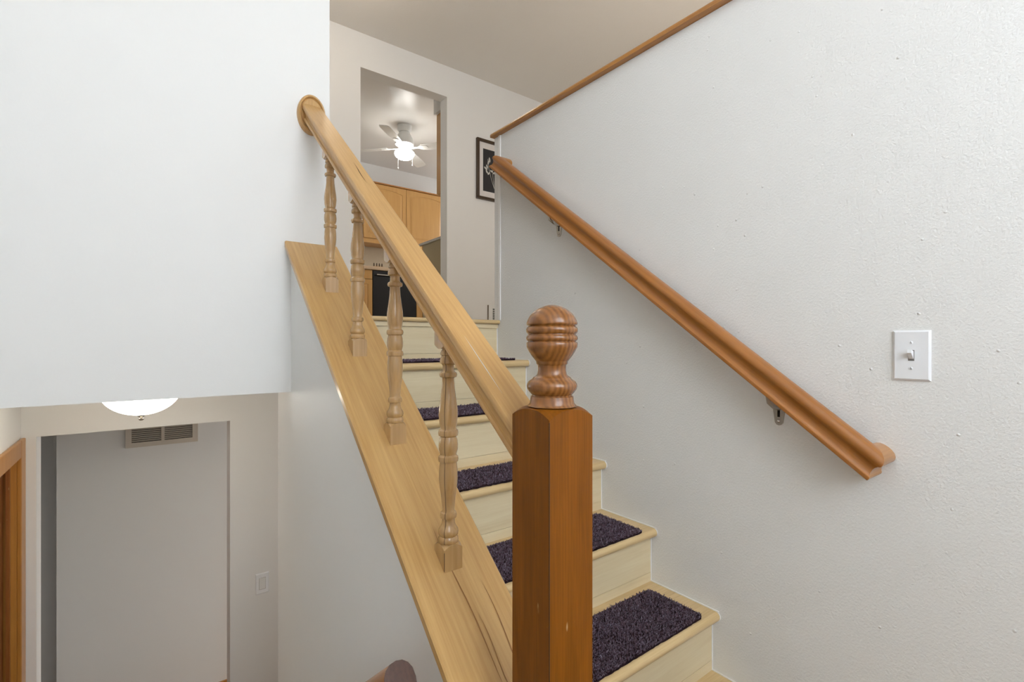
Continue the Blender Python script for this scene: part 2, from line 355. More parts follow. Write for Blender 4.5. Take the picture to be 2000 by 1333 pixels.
# ------------------------------------------------------------------ staircase
RISE, RUN, OVER = 0.19, 0.234, 0.027
NY = {6: 0.584, 5: 0.818, 4: 1.050, 3: 1.283, 2: 1.519, 1: 1.754, 0: 1.988}
NZ = {k: UP - RISE*k for k in range(0, 8)}
X0S, X1S = XK1+0.002, XR-0.001
st = thing('staircase', 'pale wooden staircase rising from the entry to the kitchen hall', 'staircase', (0.95, 0.6, 0))
def nosing_prof(y0, zt, th, depth):
    r = th/2; P = [(y0+depth, zt), (y0+r, zt)]
    for a in range(1, 8):
        t = math.pi/2 + math.pi*a/8; P.append((y0+r + r*math.cos(t), zt-r + r*math.sin(t)))
    return P + [(y0+r, zt-th), (y0+depth, zt-th)]
for k in range(6, -1, -1):
    y0, zt = NY[k], NZ[k]; yr = y0+OVER
    zb = NZ[k+1] if k < 6 else 0.0
    org = Vector((0.95, y0, zt))
    def rel(bm):
        bmesh.ops.translate(bm, verts=bm.verts[:], vec=-org); return bm
    # riser: one broad laminate board over a narrow strip
    rs = obj('riser', rel(boxes((X0S, X1S-0.004, yr, yr+0.014, zb+0.032, zt-0.030))), M_riser, st, org)
    obj('riser_strip', rel(boxes((X0S, X1S-0.004, yr-0.0006, yr+0.014, zb+0.0002, zb+0.031))), M_riser, rs, org)
    obj('caulk_line', rel(boxes((X1S-0.004, X1S, yr-0.002, yr+0.010, zb, zt-0.03))), M_caulk, rs, org)
    if k == 0:
        nb = BM(); prism(nb, nosing_prof(y0, zt+0.004, 0.020, 0.09), X0S, X1S-0.002, 'x')
        ns = obj('landing_nosing', rel(nb), M_tread, st, org, smooth=40)
        obj('landing_trim', rel(boxes((X0S, X1S-0.003, yr-0.010, yr+0.0, zt-0.036, zt-0.017))), M_riser, ns, org)
        continue
    yb = NY[k-1]+OVER
    tr = obj('tread', rel(boxes((X0S, X1S, y0+0.158, yb-0.0005, zt-0.022, zt))), M_tread, st, org)
    obj('tread_plank', rel(boxes((X0S, X1S, y0+0.062, y0+0.1568, zt-0.022, zt-0.0003))), M_tread, tr, org)
    nb = BM(); prism(nb, nosing_prof(y0, zt, 0.030, 0.061), X0S, X1S-0.003, 'x')
    obj('nosing', rel(nb), M_tread, tr, org, smooth=40)
    nb = BM(); prism(nb, nosing_prof(y0-0.0015, zt+0.0015, 0.033, 0.05), X1S-0.003, X1S+0.0004, 'x')
    obj('caulk_end', rel(nb), M_caulk, tr, org)
    obj('caulk_line', rel(boxes((X1S-0.0035, X1S, y0+0.004, yb-0.001, zt+0.0001, zt+0.0035))), M_caulk, tr, org)

# stairs down to the lower level (below the frame)
ds = BM()
for k in range(7):
    box(ds, XL, XK0, 0.50+0.235*k, 0.50+0.235*(k+1), LOW, -0.194*(k+1)+0.0)
struct('stairs_down', ds, M_tread, 'steps going down to the lower hallway')

# ------------------------------------------------------------------ carpet mats on the treads
def outline(x0, x1, y0, y1, r, n=6, rag=0.0, seed=0):
    rn = random.Random(seed); P = []
    for cx, cy, a0 in ((x1-r, y1-r, 0), (x0+r, y1-r, 90), (x0+r, y0+r, 180), (x1-r, y0+r, 270)):
        for i in range(n+1):
            a = math.radians(a0 + 90*i/n); P.append((cx+r*math.cos(a), cy+r*math.sin(a)))
    Q = []
    for (ax, ay), (bx, by) in zip(P, P[1:]+P[:1]):
        L = math.hypot(bx-ax, by-ay); m_ = max(1, int(L/0.012))
        for i in range(m_):
            t = i/m_; Q.append((ax+(bx-ax)*t + rn.uniform(-rag, rag), ay+(by-ay)*t + rn.uniform(-rag, rag)))
    return Q
def mat_thing(k, x0, x1, y0, y1, label, dens, skew=0.0, rag=0.0012):
    z = NZ[k]
    t = thing('stair_mat', label, 'stair mat', ((x0+x1)/2, (y0+y1)/2, z+0.0005), 'carpet mats on the stair treads')
    cx, cy = (x0+x1)/2, (y0+y1)/2
    sk = lambda x, y: (x, y + skew*(x-cx))
    q = [sk(*p_) for p_ in outline(x0-cx, x1-cx, y0-cy, y1-cy, 0.022, 6, rag, k)]
    q = [(a-0*cx, b) for a, b in q]
    bmm = BM(); prism(bmm, q, 0.0, 0.0045, 'z'); obj('backing', bmm, M_backing, t, (cx, cy, z+0.0006))
    rn = random.Random(100+k); V, F, A = [], [], []
    wx, wy = (x1-x0), (y1-y0)
    n = int(dens*wx*wy)
    for _ in range(n):
        px, py = rn.uniform(-wx/2+0.001, wx/2-0.001), rn.uniform(-wy/2+0.001, wy/2-0.001)
        # keep off the rounded corners
        ex, ey = abs(px)-(wx/2-0.022), abs(py)-(wy/2-0.022)
        if ex > 0 and ey > 0 and ex*ex+ey*ey > 0.0215**2: continue
        rib = 0.5+0.5*math.cos(2*math.pi*py/0.0085)
        h = 0.0015 + 0.0042*rib + rn.uniform(0, 0.0016)
        a = rn.uniform(0, 2*math.pi); wd = rn.uniform(0.0012, 0.0026)
        dx, dy = math.cos(a)*wd, math.sin(a)*wd
        lx, ly = rn.gauss(0, 0.0022), rn.gauss(0, 0.0022)
        sx_, sy_ = sk(px, py)
        i = len(V)
        V += [(sx_-dx, sy_-dy, 0.0035), (sx_+dx, sy_+dy, 0.0035), (sx_+lx+dx*0.5, sy_+ly+dy*0.5, 0.004+h), (sx_+lx-dx*0.5, sy_+ly-dy*0.5, 0.004+h)]
        F.append((i, i+1, i+2, i+3))
        c = min(1.0, max(0.0, 0.28*rib + rn.gauss(0.28, 0.2) + (0.35 if rn.random() < 0.06 else 0)))
        A += [c*0.5, c*0.5, c, c]
    me = bpy.data.meshes.new('pile'); me.from_pydata(V, [], F)
    at = me.attributes.new('tuft', 'FLOAT', 'POINT'); at.data.foreach_set('value', A)
    o = obj('pile', me, M_carpet, t, (cx, cy, z+0.0006)); o['kind'] = 'stuff'
MX0, MX1 = 0.575, 1.367
mat_thing(6, MX0, MX1, 0.605, 0.800, 'purple-brown carpet mat on the lowest visible tread at the bottom edge', 40000)
mat_thing(5, MX0, MX1, 0.834, 1.040, 'large dark purple carpet mat on the lowest full tread right of the newel post', 95000)
mat_thing(4, MX0, MX1, 1.058, 1.277, 'dark purple carpet mat on the tread just above the lowest full one', 95000)
mat_thing(3, MX0, MX1, 1.291, 1.486, 'purple carpet mat with a ragged front edge, third tread below the landing', 60000, rag=0.0035)
mat_thing(2, MX0, MX1, 1.528, 1.772, 'purple carpet mat seen as a strip, second tread below the landing', 50000)
mat_thing(1, MX0, MX1, 1.772, 1.985, 'purple carpet mat seen as a thin sliver on the tread just below the landing', 40000)

# ------------------------------------------------------------------ stair railing
XC = 0.444; TH = math.atan(sl); cT, sT = math.cos(TH), math.sin(TH)
rl = thing('stair_railing', 'wooden stair railing with ball-topped newel post and turned balusters', 'railing', (XC, 0.4975, 0))
# sloped base board (local y along the slope)
def slope_frame(x, y, z): return Matrix.Translation((x, y, z)) @ Matrix.Rotation(TH, 4, 'X')
def slope_sweep(prof, y0, y1, oy):
    """closed profile (x, n) swept along the slope, ends cut vertically at world y0 / y1"""
    bm = BM()
    rings = []
    for yy in (y0, y1): rings.append([(x, (yy-oy+n*sT)/cT, n) for x, n in prof])
    return loft(bm, rings)
bx0, bx1, bt = 0.363-XC, 0.531-XC, 0.0185
bprof = [(bx0, -bt+0.003), (bx0, -0.003), (bx0+0.003, 0), (bx1-0.003, 0), (bx1, -0.003), (bx1, -bt+0.003), (bx1-0.002, -bt), (bx0+0.002, -bt)]
MB_ = slope_frame(XC, 1.1, sl*1.1+0.2080)
bo = obj('base_board', slope_sweep(bprof, 0.5375, YW-0.0005, 1.1), M_board, rl, mw=MB_)
def sliver(parent, mw, pts, wmax, name='crack', mat=None, n=0.0006):
    """thin dark split following pts (local x,y) lying on the local top"""
    bm = BM(); N_ = len(pts); up_ = []; lo_ = []
    for i, (x, y) in enumerate(pts):
        wd = wmax*math.sin(math.pi*(i+0.15)/(N_-1+0.3))
        up_.append(bm.verts.new((x-wd/2, y, n))); lo_.append(bm.verts.new((x+wd/2, y, n)))
    for i in range(N_-1): bm.faces.new((up_[i], lo_[i], lo_[i+1], up_[i+1]))
    return obj(name, bm, mat or M_dark, parent, mw=mw)
M_grain = simple('dark_grain_line', srgb(150, 104, 54), 0.5)
def yl(y): return (y-1.1)/cT
sliver(bo, MB_, [(-0.004+0.006*i/8-0.002*math.sin(i), yl(0.84-0.03*i)) for i in range(9)], 0.0024, 'grain_split', M_grain)
sliver(bo, MB_, [(0.042-0.004*i/9+0.003*math.sin(i*.7), yl(0.74-0.02*i)) for i in range(10)], 0.0022, 'grain_split', M_grain)
sliver(bo, MB_, [(0.010+0.002*math.sin(i*.9), yl(0.70-0.016*i)) for i in range(9)], 0.0016, 'grain_split', M_grain)
# handrail
RB = 0.6135
rp = [(-0.019, 0), (-0.0225, 0.001), (-0.0258, 0.0045), (-0.0265, 0.0085), (-0.0248, 0.0120), (-0.0215, 0.0135), (-0.0212, 0.0160), (-0.0222, 0.0210), (-0.0250, 0.0265), (-0.0285, 0.0312), (-0.0313, 0.0345), (-0.0318, 0.0385), (-0.0316, 0.0425), (-0.0302, 0.0455), (-0.0272, 0.0474), (-0.014, 0.0482), (0, 0.0485)]
rp = rp + [(-x, n) for x, n in rp[::-1] if abs(x) > 1e-6]
MR_ = slope_frame(XC, 1.1, sl*1.1+RB)
hr = obj('handrail', slope_sweep(rp, 0.530, YW-0.018, 1.1), M_rail, rl, mw=MR_, smooth=24)
sliver(hr, MR_ @ Matrix.Translation((0, 0, 0.0483)), [(0.006-0.0006*i+0.0008*math.sin(i*1.3), yl(1.335-0.018*i)) for i in range(7)], 0.0022)
sliver(hr, MR_ @ Matrix.Translation((0, 0, 0.0480)), [(-0.013-0.0002*i, yl(0.735-0.014*i)) for i in range(9)], 0.0016, 'chip', M_flower)
# oval rosette on the wall, a ring within a ring
ros = BM()
prof = [(0.0, 0.0150), (0.74, 0.0150), (0.77, 0.0120), (0.80, 0.0115), (0.82, 0.0150), (0.86, 0.0195), (0.92, 0.0200), (0.975, 0.0160), (1.0, 0.008), (1.0, 0.0)]
lathe(ros, prof, 48, 0, 0, 0.0445, 0.0655)
MROS = Matrix.Translation((XC, YW, 1.976)) @ Matrix.Rotation(R90, 4, 'X')
obj('rosette', ros, M_rail, rl, mw=MROS, smooth=35)
# square post tops: a square prism whose upper end is rounded off by the lathe
def square_top(bm, half, zbot, ztop_f, n=12, flip=False):
    g = [-half + 2*half*i/n for i in range(n+1)]
    T = [[bm.verts.new((x, y, ztop_f(math.hypot(x, y)))) for x in g] for y in g]
    for j in range(n):
        for i in range(n):
            q = (T[j][i], T[j][i+1], T[j+1][i+1], T[j+1][i]); bm.faces.new(q if not flip else q[::-1])
    per = [T[0][i] for i in range(n)] + [T[j][n] for j in range(n)] + [T[n][n-i] for i in range(n)] + [T[n-j][0] for j in range(n)]
    bot = [bm.verts.new((v.co.x, v.co.y, zbot(v.co.y))) for v in per]
    m_ = len(per)
    for i in range(m_):
        j = (i+1) % m_; bm.faces.new((bot[i], bot[j], per[j], per[i]))
    bm.faces.new(bot[::-1])
    return bm
# newel post
NYC, NH = 0.4975, 0.0385
nw = BM()
square_top(nw, NH, lambda y: 0.0, lambda r: 1.1325 + (0.0045*(1-min(1, r/NH)) if r < NH else -0.0105*((r-NH)/(0.41*NH))**1.3), 16)
NE = obj('newel_post', nw, M_newel, rl, (XC, NYC, 0), smooth=20)
fp = [(160,0),(163,30),(170,60),(185,100),(200,130),(225,162),(250,185),(275,201),(300,212),(330,221),(340,217),(347,206),(352,203),(358,210),(370,220),(385,224),(405,222),(418,212),(425,204),(430,205),(437,214),(450,221),(465,223),(480,217),(487,206),(492,206),(497,217),(505,221),(540,219),(580,200),(620,175),(650,152),(663,142),(668,138),(690,135),(697,128),(705,123),(730,121),(750,121),(775,126),(790,132),(803,146),(808,156),(814,163),(820,166),(828,174),(850,204),(870,215),(890,218),(915,213),(940,198),(960,180),(968,172),(975,172),(980,184),(1000,187),(1040,192),(1056,203),(1066,215)]
fb = BM(); lathe(fb, [(max(0, h)*0.0001575, 1.2718-(y-160)*0.0001514) for y, h in fp][::-1], 48)
obj('finial', fb, M_finial, NE, (XC, NYC, 0), smooth=40)
obj('corner_crack', boxes((XC-NH-0.0006, XC-NH+0.0004, NYC-NH-0.0006, NYC-NH+0.0004, 0.55, 1.1195)), M_dark, NE)
# balusters
bp = [(1150,44),(1146,50),(1135,52),(1122,51),(1115,46),(1112,45),(1105,50),(1090,52),(1075,50),(1060,42),(1045,37),(1022,35),(1016,36),(1013,42),(1000,44),(985,42),(980,36),(970,34),(900,39),(850,45),(800,49),(750,48),(715,45),(708,45),(705,50),(692,52),(678,51),(673,46),(668,43),(640,49),(615,50),(590,48),(570,43),(566,45),(563,50),(548,52),(535,50),(530,44),(525,42),(500,46),(450,50),(420,49),(350,41),(300,36),(250,34),(246,36),(243,44),(232,47),(220,45),(215,38),(205,33),(180,33),(172,38),(168,44),(155,45),(140,43),(130,37),(126,37),(122,42),(110,42),(98,38),(92,34),(86,34)]
BH = 0.0185; ZB, ZT = 0.031, 0.385
bal = BM()
bp = [(y, 42+(r-42)*1.22) for y, r in bp]
lathe(bal, [(r*0.000341, ZB + (1150-y)/1064*(ZT-ZB)) for y, r in bp], 28)
square_top(bal, BH, lambda y: sl*y, lambda r: ZB + (0.001 if r < BH else 0.001-0.0075*((r-BH)/(0.41*BH))), 10)
# upper block, cut along the underside of the rail
tb = BM()
square_top(tb, BH, lambda y: -(RB-0.208 + sl*y) - 0.001, lambda r: -ZT + (0.001 if r < BH else 0.001-0.0075*((r-BH)/(0.41*BH))), 10)
bmesh.ops.scale(tb, verts=tb.verts[:], vec=(1, 1, -1))
tmp = bpy.data.meshes.new('tmp'); tb.to_mesh(tmp); tb.free(); bal.from_mesh(tmp); bpy.data.meshes.remove(tmp)
bmesh.ops.recalc_face_normals(bal, faces=bal.faces[:])
BALME = bpy.data.meshes.new('baluster'); bal.to_mesh(BALME); bal.free()
for i, y in enumerate((0.781, 1.018, 1.255, 1.488)):
    b = obj('baluster', BALME, M_baluster, rl, (XC, y, sl*y+0.208), smooth=38 if i == 0 else None)
    if i == 0:
        # a dark glue line runs up this one
        g = BM()
        for z0_, z1_ in ((0.0, 0.027),):
            box(g, -BH-0.0004, -BH+0.0005, -BH-0.0004, -BH+0.0005, z0_-0.012, z1_-0.006)
        for (ya, ra), (yb_, rb_) in zip(bp, bp[1:]):
            za, zb_ = ZB+(1150-ya)/1064*(ZT-ZB), ZB+(1150-yb_)/1064*(ZT-ZB)
            an = math.radians(180+38); c_, s_ = math.cos(an), math.sin(an)
            r1, r2 = ra*0.000341+0.0002, rb_*0.000341+0.0002; q = 0.0005
            vs = [g.verts.new((r1*c_+q*s_, r1*s_-q*c_, za)), g.verts.new((r1*c_-q*s_, r1*s_+q*c_, za)), g.verts.new((r2*c_-q*s_, r2*s_+q*c_, zb_)), g.verts.new((r2*c_+q*s_, r2*s_-q*c_, zb_))]
            g.faces.new(vs)
        obj('glue_line', g, M_dark, b, (XC, y, sl*y+0.208))

# ------------------------------------------------------------------ wall handrails
ml = 0.757
def mitre_rail(prof, path, up):
    """profile (side, n) swept along a polyline with mitred joints; returns vertex rings"""
    pts = [Vector(p) for p in path]; up = Vector(up).normalized(); rings = []
    for i, p_ in enumerate(pts):
        d0 = (p_-pts[i-1]).normalized() if i > 0 else None
        d1 = (pts[i+1]-p_).normalized() if i < len(pts)-1 else None
        if d0 is None: s = d1.cross(up)
        elif d1 is None: s = d0.cross(up)
        else:
            s0, s1 = d0.cross(up), d1.cross(up); b_ = (s0+s1).normalized(); s = b_/max(0.2, b_.dot(s0))
        rings.append([p_ + s*a + up*n for a, n in prof])
    return rings
half = [(-0.0275, 0), (-0.0285, 0.004), (-0.0275, 0.0085), (-0.0245, 0.0105), (-0.0205, 0.0165), (-0.0190, 0.025), (-0.0195, 0.032), (-0.0225, 0.039), (-0.0265, 0.0435), (-0.0275, 0.0475), (-0.0270, 0.0525), (-0.024, 0.058), (-0.018, 0.063), (-0.009, 0.066), (0, 0.0668)]
wprof = half + [(-x, n) for x, n in half[::-1] if abs(x) > 1e-6]
loaf = [(-0.021, 0), (-0.0285, 0.016), (-0.030, 0.030), (-0.028, 0.046), (-0.022, 0.057), (-0.012, 0.0645), (0, 0.0668)]
loaf = loaf + [(-x, n) for x, n in loaf[::-1] if abs(x) > 1e-6]
def wall_rail(label, xw, side, ya, yb, m_, off, mat, base=wprof, cat='handrail', ret_mat=None, ret=(True, True), wx=0.058, scale=1.0):
    th = math.atan(m_); up = Vector((0, -math.sin(th), math.cos(th)))
    xc = xw + side*wx
    P = lambda y: Vector((xc, y, m_*y+off))
    t = thing('wall_handrail', label, cat, (xc, ya, m_*ya+off), 'handrails')
    pr = [(a*scale, n*scale) for a, n in base]
    path = [P(ya), P(yb)]; A, B = P(ya), P(yb)
    full = ([A + Vector((-side*wx, 0, 0))] if ret[0] else []) + path + ([B + Vector((-side*wx, 0, 0))] if ret[1] else [])
    rings = mitre_rail(pr, full, up)
    fr = Matrix.Translation(A) @ Matrix.Rotation(th, 4, 'X'); inv = fr.inverted()
    k = 1 if ret[0] else 0
    bm = BM(); loft(bm, [[inv @ q for q in r] for r in rings[k:k+2]])
    r_ = obj('rail', bm, mat, t, mw=fr, smooth=35)
    if ret[0]:
        bm = BM(); loft(bm, [[inv @ q for q in r] for r in rings[0:2]]); obj('rail_return', bm, ret_mat or mat, t, mw=fr, smooth=35)
    if ret[1]:
        bm = BM(); loft(bm, [[inv @ q for q in r] for r in rings[-2:]]); obj('rail_return', bm, ret_mat or mat, t, mw=fr, smooth=35)
    return t, P, up, r_, fr
def bracket(t, P, up, y, xw, side, mat):
    c = P(y) - up*0.001
    b = BM()
    # saddle under the rail
    dy = Vector((0, up.z, -up.y))
    A = [c + dy*s_*0.028 + Vector((side*x, 0, 0)) - up*n for s_ in (-1, 1) for n in (0, 0.004) for x in (-0.010, 0.010)]
    v = [b.verts.new(q) for q in A]
    for q in ((0,1,3,2),(4,6,7,5),(0,4,5,1),(2,3,7,6),(0,2,6,4),(1,5,7,3)): b.faces.new([v[i] for i in q])
    br = obj('bracket', b, mat, t, smooth=40)
    a = BM()
    zc = c.z-0.052
    tube(a, [c - up*0.003, c + Vector((-side*0.004, 0, -0.022)), Vector((xw+side*0.030, c.y-0.002, zc+0.016)), Vector((xw+side*0.006, c.y-0.004, zc+0.012))], [0.006, 0.0065, 0.0065, 0.008])
    obj('bracket_arm', a, mat, br, smooth=60)
    # wall plate: a tapering shield, wide at the top
    pl = BM()
    pts = [(-0.0165, 0.030), (0.0165, 0.030), (0.018, 0.024), (0.0105, -0.030), (0.006, -0.036), (0, -0.038), (-0.006, -0.036), (-0.0105, -0.030), (-0.018, 0.024)]
    prism(pl, [(c.y-0.004+a_, zc+b_) for a_, b_ in pts], xw+side*0.0002, xw+side*0.006, 'x')
    obj('wall_plate', pl, mat, br)
    obj('plate_slot', boxes((xw+side*0.0072, xw+side*0.0058, c.y-0.0075, c.y-0.0005, zc-0.014, zc+0.020)) if side > 0 else boxes((xw-0.0064, xw-0.0058, c.y-0.0075, c.y-0.0005, zc-0.014, zc+0.020)), M_black, br)
    sc_ = BM(); lathe(sc_, [(0.0052, 0.0), (0.005, 0.002), (0.003, 0.0034), (0.0, 0.0038)], 14)
    obj('screw', sc_, M_chrome, br, mw=Matrix.Translation((xw+side*0.006, c.y-0.004, zc-0.026)) @ Matrix.Rotation(-side*-R90 if side > 0 else -R90, 4, 'Y'), smooth=60)
t, P, up_, rr, fr = wall_rail('long orange wooden handrail on the right wall with returns at both ends', XR, -1, 0.430, 1.945, ml, 0.590, M_wrail, ret_mat=M_wrail_x)
bracket(t, P, up_, 0.645, XR, -1, M_nickel)
bracket(t, P, up_, 1.555, XR, -1, M_chrome)
t, P, up_, rr, fr = wall_rail('dark-ended wooden handrail stub at the bottom edge beside the knee wall', XK0, -1, 0.672, 1.90, -0.81, 1.232, M_wrail, base=loaf, ret=(False, False), wx=0.073, scale=0.82)
rg = mitre_rail([(a*0.822, n*0.822) for a, n in loaf], [P(0.6712), P(0.6722)], up_)
bm = BM(); loft(bm, rg); obj('end_grain', bm, M_endgrain, t)
bracket(t, P, up_, 1.10, XK0, -1, M_nickel)

# ------------------------------------------------------------------ switches
def plate(bm, hw, hh, th=0.006):
    loft(bm, [[(-hw, -hh, 0), (hw, -hh, 0), (hw, hh, 0), (-hw, hh, 0)], [(-hw, -hh, 0.0025), (hw, -hh, 0.0025), (hw, hh, 0.0025), (-hw, hh, 0.0025)],
              [(-hw+0.004, -hh+0.004, th), (hw-0.004, -hh+0.004, th), (hw-0.004, hh-0.004, th), (-hw+0.004, hh-0.004, th)]])
    return bm
# local: x right along the wall, y up, z out of the wall
MS = Matrix(((0, 0, -1, XR-0.0002), (-1, 0, 0, 0.345), (0, 1, 0, 1.1905), (0, 0, 0, 1)))
t = thing('light_switch', 'white toggle light switch on the bright right wall', 'switch', (XR, 0.345, 1.1905))
pl_ = obj('cover_plate', plate(BM(), 0.0352, 0.0585), M_plastic, t, mw=MS)
obj('toggle_slot', boxes((-0.0058, 0.0058, -0.0125, 0.0125, 0.0045, 0.0062)), simple('slot_grey', srgb(120, 118, 114), 0.6), pl_, mw=MS)
tg = BM(); loft(tg, [[(-0.0045, -0.009, 0.005), (0.0045, -0.009, 0.005), (0.0045, 0.010, 0.005), (-0.0045, 0.010, 0.005)], [(-0.0045, -0.006, 0.010), (0.0045, -0.006, 0.010), (0.0045, 0.011, 0.010), (-0.0045, 0.011, 0.010)],
                      [(-0.0036, 0.006, 0.021), (0.0036, 0.006, 0.021), (0.0036, 0.0135, 0.0195), (-0.0036, 0.0135, 0.0195)]])
obj('toggle', tg, M_plastic, t, mw=MS)
for zz in (0.030, -0.030):
    s_ = BM(); lathe(s_, [(0.0034, 0.006), (0.0034, 0.0072), (0.0018, 0.0078), (0, 0.0079)], 14)
    sc_ = obj('screw', s_, M_plastic, t, mw=MS @ Matrix.Translation((0, zz, 0)), smooth=50)
    obj('screw_slot', boxes((-0.0004, 0.0004, -0.0026, 0.0026, 0.0076, 0.0081)), M_black, sc_, mw=MS @ Matrix.Translation((0, zz, 0)) @ Matrix.Rotation(0.3, 4, 'Z'))
MS2 = Matrix(((1, 0, 0, 0.553), (0, 0, -1, YLB-0.0002), (0, 1, 0, -0.188), (0, 0, 0, 1)))
t = thing('light_switch', 'white paddle light switch on the lower hallway wall', 'switch', (0.553, YLB, -0.188))
obj('cover_plate', plate(BM(), 0.0352, 0.0595), M_plastic, t, mw=MS2)
pd = BM(); loft(pd, [[(-0.0165, -0.033, 0.0055), (0.0165, -0.033, 0.0055), (0.0165, 0.033, 0.0055), (-0.0165, 0.033, 0.0055)], [(-0.016, -0.0325, 0.0065), (0.016, -0.0325, 0.0065), (0.016, 0.0325, 0.0105), (-0.016, 0.0325, 0.0105)]])
obj('paddle', pd, M_white, t, mw=MS2)
obj('paddle_gap', boxes((-0.0175, 0.0175, -0.034, 0.034, 0.005, 0.00615)), simple('gap_grey', srgb(150, 146, 140), 0.6), t, mw=MS2)

# ------------------------------------------------------------------ lower ceiling light
LX, LY = -0.008, 2.47
t = thing('ceiling_light', 'glowing frosted glass bowl light on the lower hallway ceiling', 'ceiling light', (LX, LY, LCEIL))
b = BM(); lathe(b, [(0.10, LCEIL-0.022), (0.125, LCEIL-0.020), (0.14, LCEIL-0.010), (0.142, LCEIL-0.0005)], 40); obj('pan', b, M_nickel, t, (LX, LY, 0), smooth=50)
b = BM(); prof = [(0.136*math.cos(a), LCEIL-0.0225-0.109*math.sin(a)) for a in [math.radians(90*i/14) for i in range(14)]] + [(0.0, LCEIL-0.1315)]
lathe(b, prof, 40); obj('glass_bowl', b, M_glass_dome, t, (LX, LY, 0), smooth=80)
b = BM(); zf = LCEIL-0.131
lathe(b, [(0.021, zf+0.004), (0.019, zf+0.000), (0.010, zf-0.006), (0.0055, zf-0.010), (0.005, zf-0.012), (0.0085, zf-0.014), (0.009, zf-0.018), (0.006, zf-0.0215), (0, zf-0.0225)][::-1], 24)
obj('finial', b, M_nickel, t, (LX, LY, 0), smooth=50)

# ------------------------------------------------------------------ return air grille
VX0, VX1, VZ0, VZ1 = -0.097, 0.305, 0.524, 0.720
t = thing('vent_grille', 'beige louvred return air grille high on the recessed lower wall', 'vent', ((VX0+VX1)/2, YLF, VZ0))
fy = YLF-0.012
fb_ = BM(); w_ = 0.032; cxm = (VX0+VX1)/2
for bxx in ((VX0, VX1, fy, YLF-0.0005, VZ0, VZ0+w_), (VX0, VX1, fy, YLF-0.0005, VZ1-w_, VZ1), (VX0, VX0+w_, fy, YLF-0.0005, VZ0+w_, VZ1-w_), (VX1-w_, VX1, fy, YLF-0.0005, VZ0+w_, VZ1-w_), (cxm-0.009, cxm+0.009, fy, YLF-0.0005, VZ0+w_, VZ1-w_)): box(fb_, *bxx)
obj('frame', fb_, M_vent, t)
obj('duct_shadow', boxes((VX0+w_, VX1-w_, YLF-0.0025, YLF-0.0008, VZ0+w_, VZ1-w_)), M_black, t)
slat_me = None
for sx0, sx1 in ((VX0+w_, cxm-0.009), (cxm+0.009, VX1-w_)):
    for i in range(10):
        z_ = VZ0+w_+0.010+i*0.0130
        L_ = sx1-sx0
        if slat_me is None:
            q = BM(); prism(q, [(-0.0045, -0.0042), (-0.0037, -0.0046), (0.0047, 0.0030), (0.0040, 0.0036)], -L_/2, L_/2, 'x')
            bmesh.ops.recalc_face_normals(q, faces=q.faces[:])
            slat_me = bpy.data.meshes.new('slat'); q.to_mesh(slat_me); q.free()
        obj('slat', slat_me, M_vent, t, ((sx0+sx1)/2, YLF-0.0075, z_))

# ------------------------------------------------------------------ framed botanical print on the hall wall
PX0, PX1, PZ0, PZ1 = 2.515, 2.93, 2.592, 3.168
PXC = (PX0+PX1)/2
t = thing('framed_print', 'dark-framed botanical print partly hidden behind the half wall', 'picture', (PXC, YU, PZ0))
yy = YU-0.001; f_ = 0.026
fb_ = BM()
for bxx in ((PX0, PX1, yy-0.028, yy, PZ0, PZ0+f_), (PX0, PX1, yy-0.028, yy, PZ1-f_, PZ1), (PX0, PX0+f_, yy-0.028, yy, PZ0+f_, PZ1-f_), (PX1-f_, PX1, yy-0.028, yy, PZ0+f_, PZ1-f_)): box(fb_, *bxx, 0.002)
obj('frame', fb_, M_frame, t)
mb = obj('mat_board', boxes((PX0+f_, PX1-f_, yy-0.010, yy-0.004, PZ0+f_, PZ1-f_)), M_matboard, t)
pr_ = obj('print', boxes((PX0+0.075, PX1-0.075, yy-0.0112, yy-0.0101, PZ0+0.085, PZ1-0.085)), M_print, t)
fl = BM()
def leaf(cx, cz, l, wd, ang):
    c_, s_ = math.cos(ang), math.sin(ang); o_ = []
    for i in range(10):
        a = 2*math.pi*i/10; px, pz = l*0.5*math.cos(a), wd*0.5*math.sin(a)
        o_.append((cx+px*c_-pz*s_, cz+px*s_+pz*c_))
    fl.faces.new([fl.verts.new((x, yy-0.0116, z)) for x, z in o_])
def stem(pts, wd):
    for (ax, az), (bx_, bz) in zip(pts, pts[1:]):
        dx, dz = bx_-ax, bz-az; L_ = math.hypot(dx, dz); nx, nz = -dz/L_*wd/2, dx/L_*wd/2
        fl.faces.new([fl.verts.new((x, yy-0.0116, z)) for x, z in ((ax-nx, az-nz), (ax+nx, az+nz), (bx_+nx, bz+nz), (bx_-nx, bz-nz))])
ox, oz = PX0, PZ0
stem([(ox+0.205, oz+0.125), (ox+0.170, oz+0.215), (ox+0.135, oz+0.330), (ox+0.130, oz+0.40)], 0.004)
stem([(ox+0.205, oz+0.125), (ox+0.190, oz+0.230), (ox+0.185, oz+0.310)], 0.004)
stem([(ox+0.225, oz+0.105), (ox+0.262, oz+0.20), (ox+0.28, oz+0.33)], 0.004)
